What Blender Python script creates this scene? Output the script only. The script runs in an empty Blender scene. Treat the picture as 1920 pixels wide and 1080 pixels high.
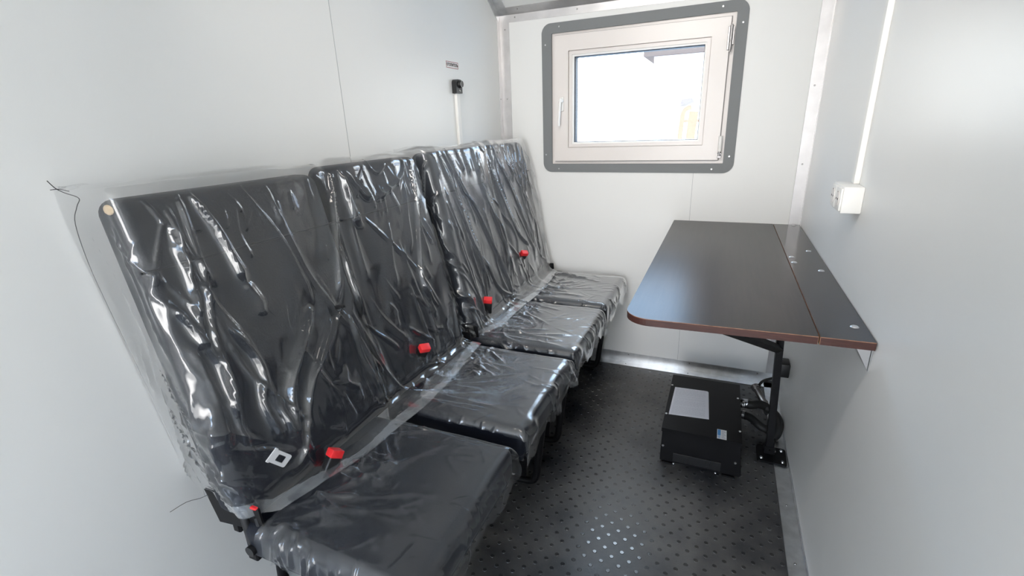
import bpy, bmesh, math, random
import numpy as np
from mathutils import Vector, Matrix, noise

S = bpy.context.scene
COL = S.collection
W, D, ZC = 1.328, 2.4137, 1.66           # cabin width, far wall, spring of the cove
YB = -1.70                                # rear wall with the open doorway

# ------------------------------------------------------------------ camera
yaw, pitch, roll, FPX = -0.4174, 0.3289, -0.0382, 892.93
f = Vector((math.sin(yaw)*math.cos(pitch), math.cos(yaw)*math.cos(pitch), -math.sin(pitch)))
r = Vector((math.cos(yaw), -math.sin(yaw), 0)); u = r.cross(f)
r2 = r*math.cos(roll)+u*math.sin(roll); u2 = -r*math.sin(roll)+u*math.cos(roll)
cd = bpy.data.cameras.new('camera'); cam = bpy.data.objects.new('camera', cd); COL.objects.link(cam)
cd.sensor_width = 36; cd.lens = FPX/1920*36; cd.clip_start = 0.02; cd.clip_end = 200
M = Matrix((r2, u2, -f)).transposed().to_4x4(); M.translation = Vector((1.0138, .1541, 1.1828))
cam.matrix_world = M
S.camera = cam

# ------------------------------------------------------------------ world, exposure, light
S.view_settings.view_transform = 'Standard'; S.view_settings.look = 'None'
S.view_settings.gamma = 1; S.view_settings.use_curve_mapping = False
S.view_settings.exposure = 0.0
wd = bpy.data.worlds.new('sky'); S.world = wd; wd.use_nodes = True
nt = wd.node_tree; bg = nt.nodes['Background']
tc = nt.nodes.new('ShaderNodeTexCoord'); sx = nt.nodes.new('ShaderNodeSeparateXYZ'); cr = nt.nodes.new('ShaderNodeValToRGB')
nt.links.new(tc.outputs['Generated'], sx.inputs[0]); nt.links.new(sx.outputs['Z'], cr.inputs[0]); nt.links.new(cr.outputs[0], bg.inputs[0])
cr.color_ramp.elements[0].position = 0.17; cr.color_ramp.elements[0].color = (.84, .84, .85, 1)
cr.color_ramp.elements[1].position = 0.30; cr.color_ramp.elements[1].color = (.42, .66, 1.0, 1)
bg.inputs[1].default_value = 7.5

def area(name, loc, rot, sx_, sy_, power, col=(1, 1, 1)):
    l = bpy.data.lights.new(name, 'AREA'); l.shape = 'RECTANGLE'; l.size = sx_; l.size_y = sy_
    l.energy = power; l.color = col
    o = bpy.data.objects.new(name, l); COL.objects.link(o); o.location = loc; o.rotation_euler = rot
    return o
area('window_daylight', (.633, D+.50, 1.98), (math.radians(-52), 0, 0), .9, .6, 18, (.95, .98, 1))
area('doorway_daylight', (.70, YB-.15, 1.00), (math.radians(90), 0, 0), .6, 1.3, 17, (1, .985, .965))
cl = area('far_wall_fill_light', (.664, .62, 1.86), (math.radians(58), 0, 0), .70, .16, 4.1, (1, .93, .86)); cl.data.spread = math.radians(105)  # unseen fill light without a fixture, added and tilted to brighten the far wall

# ------------------------------------------------------------------ materials
def new_mat(name):
    m = bpy.data.materials.new(name); m.use_nodes = True
    return m, m.node_tree, m.node_tree.nodes['Principled BSDF']
def mat(name, col, rough=.5, metal=0, spec=.5, coat=0, nscale=0, namt=0, bump=0, bscale=60, stretch=None):
    m, t, p = new_mat(name)
    p.inputs['Base Color'].default_value = (*col, 1); p.inputs['Roughness'].default_value = rough
    p.inputs['Metallic'].default_value = metal; p.inputs['Specular IOR Level'].default_value = spec
    p.inputs['Coat Weight'].default_value = coat; p.inputs['Coat Roughness'].default_value = .08
    co = t.nodes.new('ShaderNodeTexCoord'); mp = t.nodes.new('ShaderNodeMapping'); t.links.new(co.outputs['Object'], mp.inputs[0])
    if stretch: mp.inputs['Scale'].default_value = stretch
    if namt:
        n = t.nodes.new('ShaderNodeTexNoise'); n.inputs['Scale'].default_value = nscale; n.inputs['Detail'].default_value = 4
        t.links.new(mp.outputs[0], n.inputs[0])
        c = t.nodes.new('ShaderNodeValToRGB'); t.links.new(n.outputs[0], c.inputs[0])
        c.color_ramp.elements[0].position = .3; c.color_ramp.elements[1].position = .7
        c.color_ramp.elements[0].color = (*[max(0, x*(1-namt)) for x in col], 1); c.color_ramp.elements[1].color = (*[min(1, x*(1+namt)) for x in col], 1)
        t.links.new(c.outputs[0], p.inputs['Base Color'])
        q = t.nodes.new('ShaderNodeMapRange'); q.inputs[3].default_value = rough*.85; q.inputs[4].default_value = min(1, rough*1.2)
        t.links.new(n.outputs[0], q.inputs[0]); t.links.new(q.outputs[0], p.inputs['Roughness'])
    if bump:
        n = t.nodes.new('ShaderNodeTexNoise'); n.inputs['Scale'].default_value = bscale; n.inputs['Detail'].default_value = 3
        t.links.new(mp.outputs[0], n.inputs[0])
        b = t.nodes.new('ShaderNodeBump'); b.inputs['Strength'].default_value = bump; b.inputs['Distance'].default_value = .002
        t.links.new(n.outputs[0], b.inputs['Height']); t.links.new(b.outputs[0], p.inputs['Normal'])
    return m
PANEL = mat('white_laminate_panel', (.82, .825, .81), .36, 0, .4, nscale=1.5, namt=.015, bump=.05, bscale=3)
CEIL = mat('white_ceiling_panel', (.74, .75, .74), .35)
JOINT = mat('panel_joint_line', (.42, .43, .43), .6)
ALU = mat('brushed_aluminium', (.76, .77, .78), .34, 1, .5, nscale=30, namt=.12, stretch=(1, 1, 1))
TRIMW = mat('pale_corner_aluminium', (.60, .59, .59), .35, .75, .5, nscale=20, namt=.06)
GREY = mat('grey_powder_coat', (.205, .215, .22), .55, 0, .35, bump=.15, bscale=500)
PVC = mat('white_window_plastic', (.80, .755, .725), .28)
PVCW = mat('bright_white_plastic', (.86, .85, .82), .35)
GASK = mat('black_rubber_gasket', (.03, .03, .032), .6)
STEEL = mat('zinc_plated_steel', (.66, .66, .67), .28, 1)
DSTEEL = mat('dull_screw_steel', (.35, .34, .34), .4, 1)
BLACK = mat('black_painted_steel', (.005, .005, .006), .45, 0, .22, nscale=12, namt=.3)
VINYL = mat('black_leatherette', (.007, .009, .016), .46, 0, .3, bump=.25, bscale=260)
BPLAS = mat('black_plastic', (.012, .012, .013), .38)
RED = mat('red_plastic', (.80, .03, .035), .4)
HOSE = mat('black_rubber_hose', (.010, .010, .010), .6, bump=.3, bscale=150)
PAPER = mat('white_paper', (.80, .80, .85), .75)
INK = mat('grey_print', (.36, .36, .44), .8)
BLUE = mat('blue_print', (.10, .32, .66), .6)
DINK = mat('dark_print', (.05, .03, .03), .6)
WINE = mat('dark_red_print', (.28, .02, .03), .6)
FOAM = mat('tan_foam', (.55, .42, .27), .9)
LABEL = mat('white_sticker', (.84, .82, .81), .4)
EDGEB = mat('brown_edge_band', (.060, .020, .015), .45, nscale=8, namt=.35, stretch=(4, 4, 60))
EDGEL = mat('light_chipped_edge', (.30, .155, .09), .6, nscale=60, namt=.4)
THREAD = mat('black_thread', (.01, .01, .01), .8)
ORANGE = mat('orange_vehicle_paint', (.24, .045, .003), .9, 0, .03)
LGREY = mat('pale_building_panel', (.78, .72, .71), .6)
GROUND = mat('pale_yard_gravel', (.72, .72, .70), .9)

def table_mat(nm='dark_wenge_laminate', rough=.30):
    m, t, p = new_mat(nm)
    co = t.nodes.new('ShaderNodeTexCoord'); mp = t.nodes.new('ShaderNodeMapping'); mp.inputs['Scale'].default_value = (40, 2, 2)
    n = t.nodes.new('ShaderNodeTexNoise'); n.inputs['Scale'].default_value = 3; n.inputs['Detail'].default_value = 5
    c = t.nodes.new('ShaderNodeValToRGB'); c.color_ramp.elements[0].position = .35; c.color_ramp.elements[1].position = .7
    c.color_ramp.elements[0].color = (.012, .008, .008, 1); c.color_ramp.elements[1].color = (.022, .015, .014, 1)
    t.links.new(co.outputs['Object'], mp.inputs[0]); t.links.new(mp.outputs[0], n.inputs[0]); t.links.new(n.outputs[0], c.inputs[0])
    t.links.new(c.outputs[0], p.inputs['Base Color'])
    p.inputs['Roughness'].default_value = rough; p.inputs['Specular IOR Level'].default_value = .42
    n2 = t.nodes.new('ShaderNodeTexNoise'); n2.inputs['Scale'].default_value = 350
    b = t.nodes.new('ShaderNodeBump'); b.inputs['Strength'].default_value = .12; b.inputs['Distance'].default_value = .0006
    t.links.new(co.outputs['Object'], n2.inputs[0]); t.links.new(n2.outputs[0], b.inputs['Height']); t.links.new(b.outputs[0], p.inputs['Normal'])
    return m
WENGE = table_mat(); WENGE2 = table_mat('glossier_wenge_laminate', .12)

def floor_mat(nm='dusty_black_rubber', r0=.30, r1=.48, hi=(.135, .130, .124, 1), bst=.22):
    m, t, p = new_mat(nm)
    co = t.nodes.new('ShaderNodeTexCoord')
    n = t.nodes.new('ShaderNodeTexNoise'); n.inputs['Scale'].default_value = 3.2; n.inputs['Detail'].default_value = 7; n.inputs['Roughness'].default_value = .62
    c = t.nodes.new('ShaderNodeValToRGB'); c.color_ramp.elements[0].position = .38; c.color_ramp.elements[1].position = .68
    c.color_ramp.elements[0].color = (.016, .018, .023, 1); c.color_ramp.elements[1].color = hi
    q = t.nodes.new('ShaderNodeMapRange'); q.inputs[1].default_value = .3; q.inputs[2].default_value = .7; q.inputs[3].default_value = r0; q.inputs[4].default_value = r1
    sp = t.nodes.new('ShaderNodeSeparateXYZ'); t.links.new(co.outputs['Object'], sp.inputs[0])
    tread = t.nodes.new('ShaderNodeValToRGB'); tread.color_ramp.interpolation = 'EASE'      # foot dust gathers along the walked aisle
    for e_, (po, va) in enumerate([(.52, .0), (.72, .13), (.92, .10), (1.10, .0)]):
        el_ = tread.color_ramp.elements[e_] if e_ < 2 else tread.color_ramp.elements.new(min(po/1.328, 1))
        el_.position = po/1.328; el_.color = (va, va, va, 1)
    dv = t.nodes.new('ShaderNodeMath'); dv.operation = 'DIVIDE'; dv.inputs[1].default_value = 1.328; t.links.new(sp.outputs['X'], dv.inputs[0]); t.links.new(dv.outputs[0], tread.inputs[0])
    ad = t.nodes.new('ShaderNodeMath'); ad.operation = 'ADD'; t.links.new(n.outputs[0], ad.inputs[0]); t.links.new(tread.outputs[0], ad.inputs[1])
    t.links.new(co.outputs['Object'], n.inputs[0]); t.links.new(ad.outputs[0], c.inputs[0]); t.links.new(c.outputs[0], p.inputs['Base Color'])
    t.links.new(ad.outputs[0], q.inputs[0]); t.links.new(q.outputs[0], p.inputs['Roughness'])
    n2 = t.nodes.new('ShaderNodeTexNoise'); n2.inputs['Scale'].default_value = 180; n2.inputs['Detail'].default_value = 3
    b = t.nodes.new('ShaderNodeBump'); b.inputs['Strength'].default_value = bst; b.inputs['Distance'].default_value = .001
    t.links.new(co.outputs['Object'], n2.inputs[0]); t.links.new(n2.outputs[0], b.inputs['Height']); t.links.new(b.outputs[0], p.inputs['Normal'])
    return m
RUBBER = floor_mat()
COIN = floor_mat('worn_rubber_stud', .09, .20, (.080, .078, .075, 1), .05)

def two_sided(t, fr):
    """same reflectance seen from either side of a thin sheet"""
    g = t.nodes.new('ShaderNodeNewGeometry'); q = t.nodes.new('ShaderNodeMapRange'); q.inputs[3].default_value = 1.5; q.inputs[4].default_value = 1/1.5
    t.links.new(g.outputs['Backfacing'], q.inputs[0]); t.links.new(q.outputs[0], fr.inputs['IOR'])
def film_mat(name='clear_polythene_film', milk=.055, gloss=1.0, bmp=1.0, rough=.17):
    m = bpy.data.materials.new(name); m.use_nodes = True; t = m.node_tree; t.nodes.clear()
    N = t.nodes.new; L = t.links.new
    out = N('ShaderNodeOutputMaterial'); co = N('ShaderNodeTexCoord')
    # fine crinkle: creases between crumpled facets
    w = N('ShaderNodeTexNoise'); w.inputs['Scale'].default_value = 9; w.inputs['Detail'].default_value = 3
    mp = N('ShaderNodeMapping'); mp.inputs['Scale'].default_value = (1.0, 1.0, .45)
    L(co.outputs['Object'], mp.inputs[0])
    mixv = N('ShaderNodeMix'); mixv.data_type = 'VECTOR'; mixv.inputs['Factor'].default_value = .10
    L(mp.outputs[0], w.inputs[0]); L(mp.outputs[0], mixv.inputs[4]); L(w.outputs['Color'], mixv.inputs[5])
    v = N('ShaderNodeTexNoise'); v.inputs['Scale'].default_value = 26; v.inputs['Detail'].default_value = 3; v.noise_type = 'RIDGED_MULTIFRACTAL'
    L(mixv.outputs[1], v.inputs[0])
    n2 = N('ShaderNodeTexNoise'); n2.inputs['Scale'].default_value = 8; n2.inputs['Detail'].default_value = 2; L(mixv.outputs[1], n2.inputs[0])
    b1 = N('ShaderNodeBump'); b1.inputs['Strength'].default_value = .16*bmp; b1.inputs['Distance'].default_value = .004; L(v.outputs[0], b1.inputs['Height'])
    b2 = N('ShaderNodeBump'); b2.inputs['Strength'].default_value = .40*bmp; b2.inputs['Distance'].default_value = .008; L(n2.outputs[0], b2.inputs['Height']); L(b1.outputs[0], b2.inputs['Normal'])
    fr = N('ShaderNodeFresnel'); two_sided(t, fr); L(b2.outputs[0], fr.inputs['Normal'])
    mul = N('ShaderNodeMath'); mul.operation = 'MULTIPLY'; mul.inputs[1].default_value = 1.9*gloss; mul.use_clamp = True; L(fr.outputs[0], mul.inputs[0])
    tr = N('ShaderNodeBsdfTransparent'); tr.inputs[0].default_value = (.995, .995, .995, 1)
    gl = N('ShaderNodeBsdfGlossy'); gl.inputs['Roughness'].default_value = rough; gl.inputs[0].default_value = (1, 1, 1, 1); L(b2.outputs[0], gl.inputs['Normal'])
    df = N('ShaderNodeBsdfDiffuse'); df.inputs[0].default_value = (.76, .83, .90, 1)
    tl = N('ShaderNodeBsdfTranslucent'); tl.inputs[0].default_value = (.80, .85, .90, 1)
    ms = N('ShaderNodeMixShader'); ms.inputs[0].default_value = .5; L(df.outputs[0], ms.inputs[1]); L(tl.outputs[0], ms.inputs[2])
    rmp = N('ShaderNodeMapRange'); rmp.inputs[1].default_value = .35; rmp.inputs[2].default_value = .7; rmp.inputs[3].default_value = milk*.5; rmp.inputs[4].default_value = milk*1.7
    L(w.outputs[0], rmp.inputs[0])
    m1 = N('ShaderNodeMixShader'); L(rmp.outputs[0], m1.inputs[0]); L(tr.outputs[0], m1.inputs[1]); L(ms.outputs[0], m1.inputs[2])
    m2 = N('ShaderNodeMixShader'); L(mul.outputs[0], m2.inputs[0]); L(m1.outputs[0], m2.inputs[1]); L(gl.outputs[0], m2.inputs[2])
    L(m2.outputs[0], out.inputs[0])
    return m
FILM = film_mat(milk=.012, gloss=.95, bmp=.8, rough=.12)
HEM = film_mat('doubled_film_hem', .17, 1.3, .8, .16)
FILMB = film_mat('clear_polythene_film_brighter', .05, 1.2, .7, .18)  # same film, with brighter haze and reflection put in for the farther backrests
FILMD = film_mat('clear_seat_film_brighter', .05, 1.25, .3, .24)  # nearest cushion's film again, paler sheen painted in for the cushions beyond
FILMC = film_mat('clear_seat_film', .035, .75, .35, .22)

def glass_mat():
    m = bpy.data.materials.new('window_glass'); m.use_nodes = True; t = m.node_tree; t.nodes.clear()
    o = t.nodes.new('ShaderNodeOutputMaterial'); tr = t.nodes.new('ShaderNodeBsdfTransparent'); gl = t.nodes.new('ShaderNodeBsdfGlossy')
    gl.inputs['Roughness'].default_value = .02; fr = t.nodes.new('ShaderNodeFresnel'); mx = t.nodes.new('ShaderNodeMixShader'); two_sided(t, fr)
    tr.inputs[0].default_value = (.95, .97, .97, 1)
    t.links.new(fr.outputs[0], mx.inputs[0]); t.links.new(tr.outputs[0], mx.inputs[1]); t.links.new(gl.outputs[0], mx.inputs[2]); t.links.new(mx.outputs[0], o.inputs[0])
    return m
GLASS = glass_mat()

# ------------------------------------------------------------------ helpers
def obj(name, bm, m, parent=None, smooth=False, loc=None):
    me = bpy.data.meshes.new(name); bm.normal_update(); bm.to_mesh(me); bm.free()
    if not isinstance(m, (list, tuple)): m = [m]
    for x in m: me.materials.append(x)
    if smooth:
        me.polygons.foreach_set('use_smooth', [True]*len(me.polygons))
        try: me.set_sharp_from_angle(angle=math.radians(38))
        except Exception: pass
    o = bpy.data.objects.new(name, me); COL.objects.link(o)
    if parent: o.parent = parent; o.matrix_parent_inverse = Matrix.Translation(-parent.location)
    return o
def tag(o, label=None, cat=None, group=None, kind=None):
    if label: o['label'] = label
    if cat: o['category'] = cat
    if group: o['group'] = group
    if kind: o['kind'] = kind
    return o
def thing(name, label, cat, loc=(0, 0, 0), group=None):
    o = bpy.data.objects.new(name, None); COL.objects.link(o); o.location = loc; o.empty_display_size = .1
    return tag(o, label, cat, group)
def box(bm, x0, x1, y0, y1, z0, z1, bev=0, seg=2, mi=0):
    g = bmesh.ops.create_cube(bm, size=1)
    vs = g['verts']
    for v in vs: v.co = Vector((x0+(v.co.x+.5)*(x1-x0), y0+(v.co.y+.5)*(y1-y0), z0+(v.co.z+.5)*(z1-z0)))
    fs = {fc for v in vs for fc in v.link_faces}
    for fc in fs: fc.material_index = mi
    if bev:
        es = {e for v in vs for e in v.link_edges}
        rr = bmesh.ops.bevel(bm, geom=list(es), offset=bev, segments=seg, affect='EDGES', profile=.5)
        for fc in rr['faces']: fc.material_index = mi
    return vs
def B(*a, **k):
    bm = bmesh.new(); box(bm, *a, **k); return bm
def cyl(bm, c, axis, rad, h, n=20, r2_=None, bev=0):
    a = Vector(axis).normalized(); q = Vector((0, 0, 1)).rotation_difference(a).to_matrix().to_4x4()
    mm = Matrix.Translation(Vector(c)+a*h/2) @ q
    return bmesh.ops.create_cone(bm, cap_ends=True, segments=n, radius1=rad, radius2=rad if r2_ is None else r2_, depth=h, matrix=mm)['verts']
def tube(bm, pts, rad, n=12, sub=6, sq=False):
    P = [Vector(p) for p in pts]
    if sub > 1 and len(P) > 2:
        Q = []
        for i in range(len(P)-1):
            p0 = P[max(i-1, 0)]; p1 = P[i]; p2 = P[i+1]; p3 = P[min(i+2, len(P)-1)]
            for k in range(sub):
                t = k/sub
                Q.append(.5*((2*p1)+(p2-p0)*t+(2*p0-5*p1+4*p2-p3)*t*t+(3*p1-p0-3*p2+p3)*t**3))
        Q.append(P[-1]); P = Q
    rings = []; nrm = None
    for i, p in enumerate(P):
        d = (P[min(i+1, len(P)-1)]-P[max(i-1, 0)]).normalized()
        if nrm is None:
            nrm = d.orthogonal().normalized()
            if sq: nrm = Vector((0, 1, 0)) if abs(d.y) < .9 else Vector((1, 0, 0)); nrm = (nrm-d*nrm.dot(d)).normalized()
        else: nrm = (nrm-d*nrm.dot(d)).normalized()
        bn = d.cross(nrm); m = 4 if sq else n
        rings.append([bm.verts.new(p+(nrm*math.cos(2*math.pi*(k+.5*sq)/m)+bn*math.sin(2*math.pi*(k+.5*sq)/m))*rad*(1.414 if sq else 1)) for k in range(m)])
    m = len(rings[0])
    for a, b in zip(rings, rings[1:]):
        for k in range(m): bm.faces.new((a[k], a[(k+1) % m], b[(k+1) % m], b[k]))
    bm.faces.new(rings[0][::-1]); bm.faces.new(rings[-1])
def round_poly(cs, rad, n=8):
    """rounded polygon outline; cs: [(x,y)], rad: radius or list"""
    out = []; N_ = len(cs)
    for i, c in enumerate(cs):
        rr = rad[i] if isinstance(rad, (list, tuple)) else rad
        c = Vector(c).to_2d() if len(c) == 3 else Vector(c)
        a = (Vector(cs[i-1])-c).normalized(); b = (Vector(cs[(i+1) % N_])-c).normalized()
        if rr < 1e-6: out.append(c.copy()); continue
        ang = a.angle(b); dd = rr/math.tan(ang/2); ctr = c+(a+b).normalized()*(rr/math.sin(ang/2))
        s = c+a*dd-ctr; e = c+b*dd-ctr; tot = s.angle_signed(e)
        for k in range(n+1):
            t = -tot*k/n; out.append(ctr+Vector((s.x*math.cos(t)-s.y*math.sin(t), s.x*math.sin(t)+s.y*math.cos(t))))
    return out
def prism(bm, outline, f3a, f3b):
    a = [bm.verts.new(f3a(p)) for p in outline]; b = [bm.verts.new(f3b(p)) for p in outline]
    n = len(a)
    bm.faces.new(a); bm.faces.new(b[::-1])
    sides = []
    for k in range(n): sides.append(bm.faces.new((a[k], b[k], b[(k+1) % n], a[(k+1) % n])))
    bmesh.ops.recalc_face_normals(bm, faces=bm.faces[:]); return sides
def frame_xz(bm, o4, i4, orad, irad, y0, y1, n=8):
    """ring-shaped frame standing in an xz plane, from y0 (front) to y1"""
    O = round_poly(o4, orad, n); I = round_poly(i4, irad, n)
    if orad < 1e-6 or irad < 1e-6:
        O = round_poly(o4, max(orad, 1e-4), n); I = round_poly(i4, max(irad, 1e-4), n)
    V = [[bm.verts.new((p.x, y, p.y)) for p in L_] for y in (y0, y1) for L_ in (O, I)]
    m = len(O)
    for k in range(m):
        j = (k+1) % m
        bm.faces.new((V[0][k], V[0][j], V[1][j], V[1][k])); bm.faces.new((V[2][k], V[3][k], V[3][j], V[2][j]))
        bm.faces.new((V[0][k], V[2][k], V[2][j], V[0][j])); bm.faces.new((V[1][k], V[1][j], V[3][j], V[3][k]))
    bmesh.ops.recalc_face_normals(bm, faces=bm.faces[:])
def screw_bm(c, axis, rad=.004, h=.0018):
    bm = bmesh.new(); cyl(bm, c, axis, rad, h, 14, rad*.75)
    a = Vector(axis).normalized(); cyl(bm, Vector(c)+a*h, axis, rad*.35, .0004, 6)
    return bm
"""rect helper"""
def R4(x0, x1, z0, z1): return [(x0, z0), (x1, z0), (x1, z1), (x0, z1)]

# ================================================================== SETTING
fl = bmesh.new(); box(fl, -.05, W+.05, YB, D+.05, -.04, 0)
FLOOR = tag(obj('floor', fl, RUBBER), kind='structure')
cb = bmesh.new(); px = .0247; row = 0; y = YB+.02; rnd = random.Random(3)
while y < D-.055:
    x = .035 + (px if row % 2 else 0)
    while x < W-.052:
        ring0 = []; ring1 = []
        for k in range(12):
            a = 2*math.pi*k/12
            ring0.append(cb.verts.new((x+.0066*math.cos(a), y+.0062*math.sin(a), 0.0)))
            ring1.append(cb.verts.new((x+.0054*math.cos(a), y+.0051*math.sin(a), .0012)))
        for k in range(12): cb.faces.new((ring0[k], ring0[(k+1) % 12], ring1[(k+1) % 12], ring1[k]))
        cb.faces.new(ring1)
        x += 2*px
    y += .0245; row += 1
obj('stud_pattern', cb, COIN, FLOOR)

def quad_slab(name, pts, nrm, th, m):
    bm = bmesh.new(); a = [bm.verts.new(p) for p in pts]; b = [bm.verts.new(Vector(p)+Vector(nrm)*th) for p in pts]
    bm.faces.new(a); bm.faces.new(b[::-1]); n = len(a)
    for k in range(n): bm.faces.new((a[k], b[k], b[(k+1) % n], a[(k+1) % n]))
    bmesh.ops.recalc_face_normals(bm, faces=bm.faces[:])
    return tag(obj(name, bm, m), kind='structure')
ZT = 1.93; YC = D-.40                                     # flat ceiling height, where the far slope ends
WL = quad_slab('wall_left', [(0, YB, 0), (0, D, 0), (0, D, ZC), (0, YC, ZT), (0, YB, ZT)], (-1, 0, 0), .05, PANEL)
WR = quad_slab('wall_right', [(W, YB, 0), (W, D, 0), (W, D, ZC), (W, YC, ZT), (W, YB, ZT)], (1, 0, 0), .05, PANEL)
cbm = bmesh.new()
for p in ([(0, YB, ZT), (W, YB, ZT), (W, YC, ZT), (0, YC, ZT)], [(0, YC, ZT), (W, YC, ZT), (W, D, ZC), (0, D, ZC)]):
    a = [cbm.verts.new(q) for q in p]; b = [cbm.verts.new((q[0], q[1], q[2]+.05)) for q in p]
    cbm.faces.new(a); cbm.faces.new(b[::-1])
    for k in range(4): cbm.faces.new((a[k], b[k], b[(k+1) % 4], a[(k+1) % 4]))
bmesh.ops.recalc_face_normals(cbm, faces=cbm.faces[:])
tag(obj('ceiling', cbm, CEIL), kind='structure')
# far wall with the window opening
wx0, wx1, wz0, wz1 = .245, 1.012, .995, 1.572
bm = bmesh.new(); t = .05
for a in ((0, wx0, 0, ZC), (wx1, W, 0, ZC), (wx0, wx1, 0, wz0), (wx0, wx1, wz1, ZC)): box(bm, a[0], a[1], D, D+t, a[2], a[3])
WF = tag(obj('wall_far', bm, PANEL), kind='structure')
# rear wall with the open doorway the picture is taken from
bm = bmesh.new()
for a in ((0, .22, 0, ZT), (1.14, W, 0, ZT), (.22, 1.14, 1.80, ZT)): box(bm, a[0], a[1], YB-.05, YB, a[2], a[3])
tag(obj('wall_back', bm, PANEL), kind='structure')
# hairline joints between the panels
obj('panel_joint', B(0, .0006, 1.3005, 1.3022, 0, ZT-.02), JOINT, WL)
obj('panel_joint', B(.8945, .8958, D-.0006, D, .05, wz0-.03), JOINT, WF)

# corner angles
def trimobj(n, bm, m=TRIMW): return tag(obj('trim_%d' % n, bm, m), kind='structure')
def scr(par, pts, axis, rad=.0035, m=DSTEEL, h=.0018):
    for p in pts: obj('screw', screw_bm(p, axis, rad, h), m, par, True)
bm = bmesh.new(); box(bm, 0, .0018, D-.034, D, .05, ZC); box(bm, 0, .047, D-.0018, D, .05, ZC, .0006, 1)
t1 = trimobj(1, bm); scr(t1, [(.026, D-.0018, 1.303), (.026, D-.0018, 1.601), (.026, D-.0018, .9)], (0, -1, 0)); scr(t1, [(.0018, D-.024, 1.303)], (1, 0, 0))
bm = bmesh.new(); box(bm, W-.0018, W, D-.012, D, .05, ZC); box(bm, W-.043, W, D-.0018, D, .05, ZC, .0006, 1)
t2 = trimobj(2, bm); scr(t2, [(W-.026, D-.0018, z) for z in (1.285, .994, .6, .2)], (0, -1, 0))
# trim at the foot of the sloping ceiling
sl = Vector((0, YC-D, ZT-ZC)).normalized(); nn = Vector((0, -sl.z, sl.y))   # along the slope, into the room
bm = bmesh.new(); box(bm, .045, W-.04, D-.0018, D, ZC-.032, ZC)
vs = [Vector((.045, D, ZC)), Vector((W-.01, D, ZC)), Vector((W-.01, D, ZC))+sl*.042, Vector((.045, D, ZC))+sl*.042]
off = Vector((0, -sl.z, sl.y)); off = off if off.z < 0 else -off
a = [bm.verts.new(v+off*.002) for v in vs]; b = [bm.verts.new(v+off*.0002) for v in vs]
bm.faces.new(a); bm.faces.new(b[::-1])
for k in range(4): bm.faces.new((a[k], b[k], b[(k+1) % 4], a[(k+1) % 4]))
bmesh.ops.recalc_face_normals(bm, faces=bm.faces[:])
t3 = trimobj(3, bm); scr(t3, [(.077, D-.0018, ZC-.013), (.369, D-.0018, ZC-.013), (.70, D-.0018, ZC-.013)], (0, -1, 0))
scr(t3, [Vector((x_, D, ZC))+sl*.028+off*.002 for x_ in (.10, .48, .80)], off)
# sloping corner trim between left wall and the sloping ceiling
bm = bmesh.new()
def slab(p, n_, th):
    a = [bm.verts.new(Vector(q)) for q in p]; b = [bm.verts.new(Vector(q)+Vector(n_)*th) for q in p]
    bm.faces.new(a); bm.faces.new(b[::-1])
    for k in range(4): bm.faces.new((a[k], b[k], b[(k+1) % 4], a[(k+1) % 4]))
P0 = Vector((0, D, ZC)); P1 = P0+sl*.48; dn = off*.034
slab([P0, P1, P1+dn, P0+dn], (1, 0, 0), .0027)
slab([P0, P1, P1+Vector((.047, 0, 0)), P0+Vector((.047, 0, 0))], off, .0022)
bmesh.ops.recalc_face_normals(bm, faces=bm.faces[:])
trimobj(4, bm, ALU)
# baseboards: aluminium angles
bm = bmesh.new(); box(bm, 0, W, D-.0018, D, 0, .053, .0006, 1); box(bm, 0, W, D-.048, D, 0, .0025, .0006, 1)
b1 = tag(obj('baseboard_far', bm, ALU), kind='structure')
scr(b1, [(x, D-.0018, .042) for x in (.30, .656, .952, 1.252)], (0, -1, 0)); scr(b1, [(x, D-.03, .0025) for x in (.30, .648, .95, 1.25)], (0, 0, 1))
bm = bmesh.new(); box(bm, W-.0018, W, YB, D, 0, .018); box(bm, W-.047, W, YB, D, 0, .0025, .0006, 1)
b2 = tag(obj('baseboard_right', bm, ALU), kind='structure'); scr(b2, [(W-.026, y, .0025) for y in (1.37, 1.60, 1.95, 2.2)], (0, 0, 1))
bm = bmesh.new(); box(bm, 0, .0018, YB, D, 0, .03); box(bm, 0, .047, YB, D, 0, .0025, .0006, 1)
b3 = tag(obj('baseboard_left', bm, ALU), kind='structure'); scr(b3, [(.026, y, .0025) for y in (.5, .95)], (0, 0, 1))

# ---- window
WIN = bpy.data.objects.new('window_1', None); COL.objects.link(WIN); WIN.location = (.63, D, 1.28); WIN['kind'] = 'structure'
bm = bmesh.new(); frame_xz(bm, [(.208, .962), (1.052, .958), (1.048, 1.607), (.206, 1.604)], [(.252, 1.000), (1.009, .998), (1.006, 1.567), (.254, 1.562)], .042, .003, D-.006, D+.0005, 10)
bmesh.ops.bevel(bm, geom=[e for e in bm.edges if len(e.link_faces) == 2 and e.calc_face_angle(0) > 1.2 and all(abs(v.co.y-(D-.006)) < 1e-5 for v in e.verts)], offset=.0012, segments=2, affect='EDGES')
sur = obj('window_surround', bm, GREY, WIN, True)
for p in [(.289, 1.587), (.224, 1.519), (.222, 1.043), (.286, .977), (.967, .975), (1.031, 1.027), (1.030, 1.526), (.953, 1.589)]:
    obj('screw', screw_bm((p[0], D-.006, p[1]), (0, -1, 0), .0036), STEEL, sur, True)
bm = bmesh.new(); frame_xz(bm, R4(.247, 1.012, .994, 1.574), R4(.275, .982, 1.020, 1.545), 1e-4, .004, D+.005, D+.045)
obj('window_frame', bm, PVC, WIN)
SX0, SX1, SZ0, SZ1 = .270, .988, 1.014, 1.550
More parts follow.
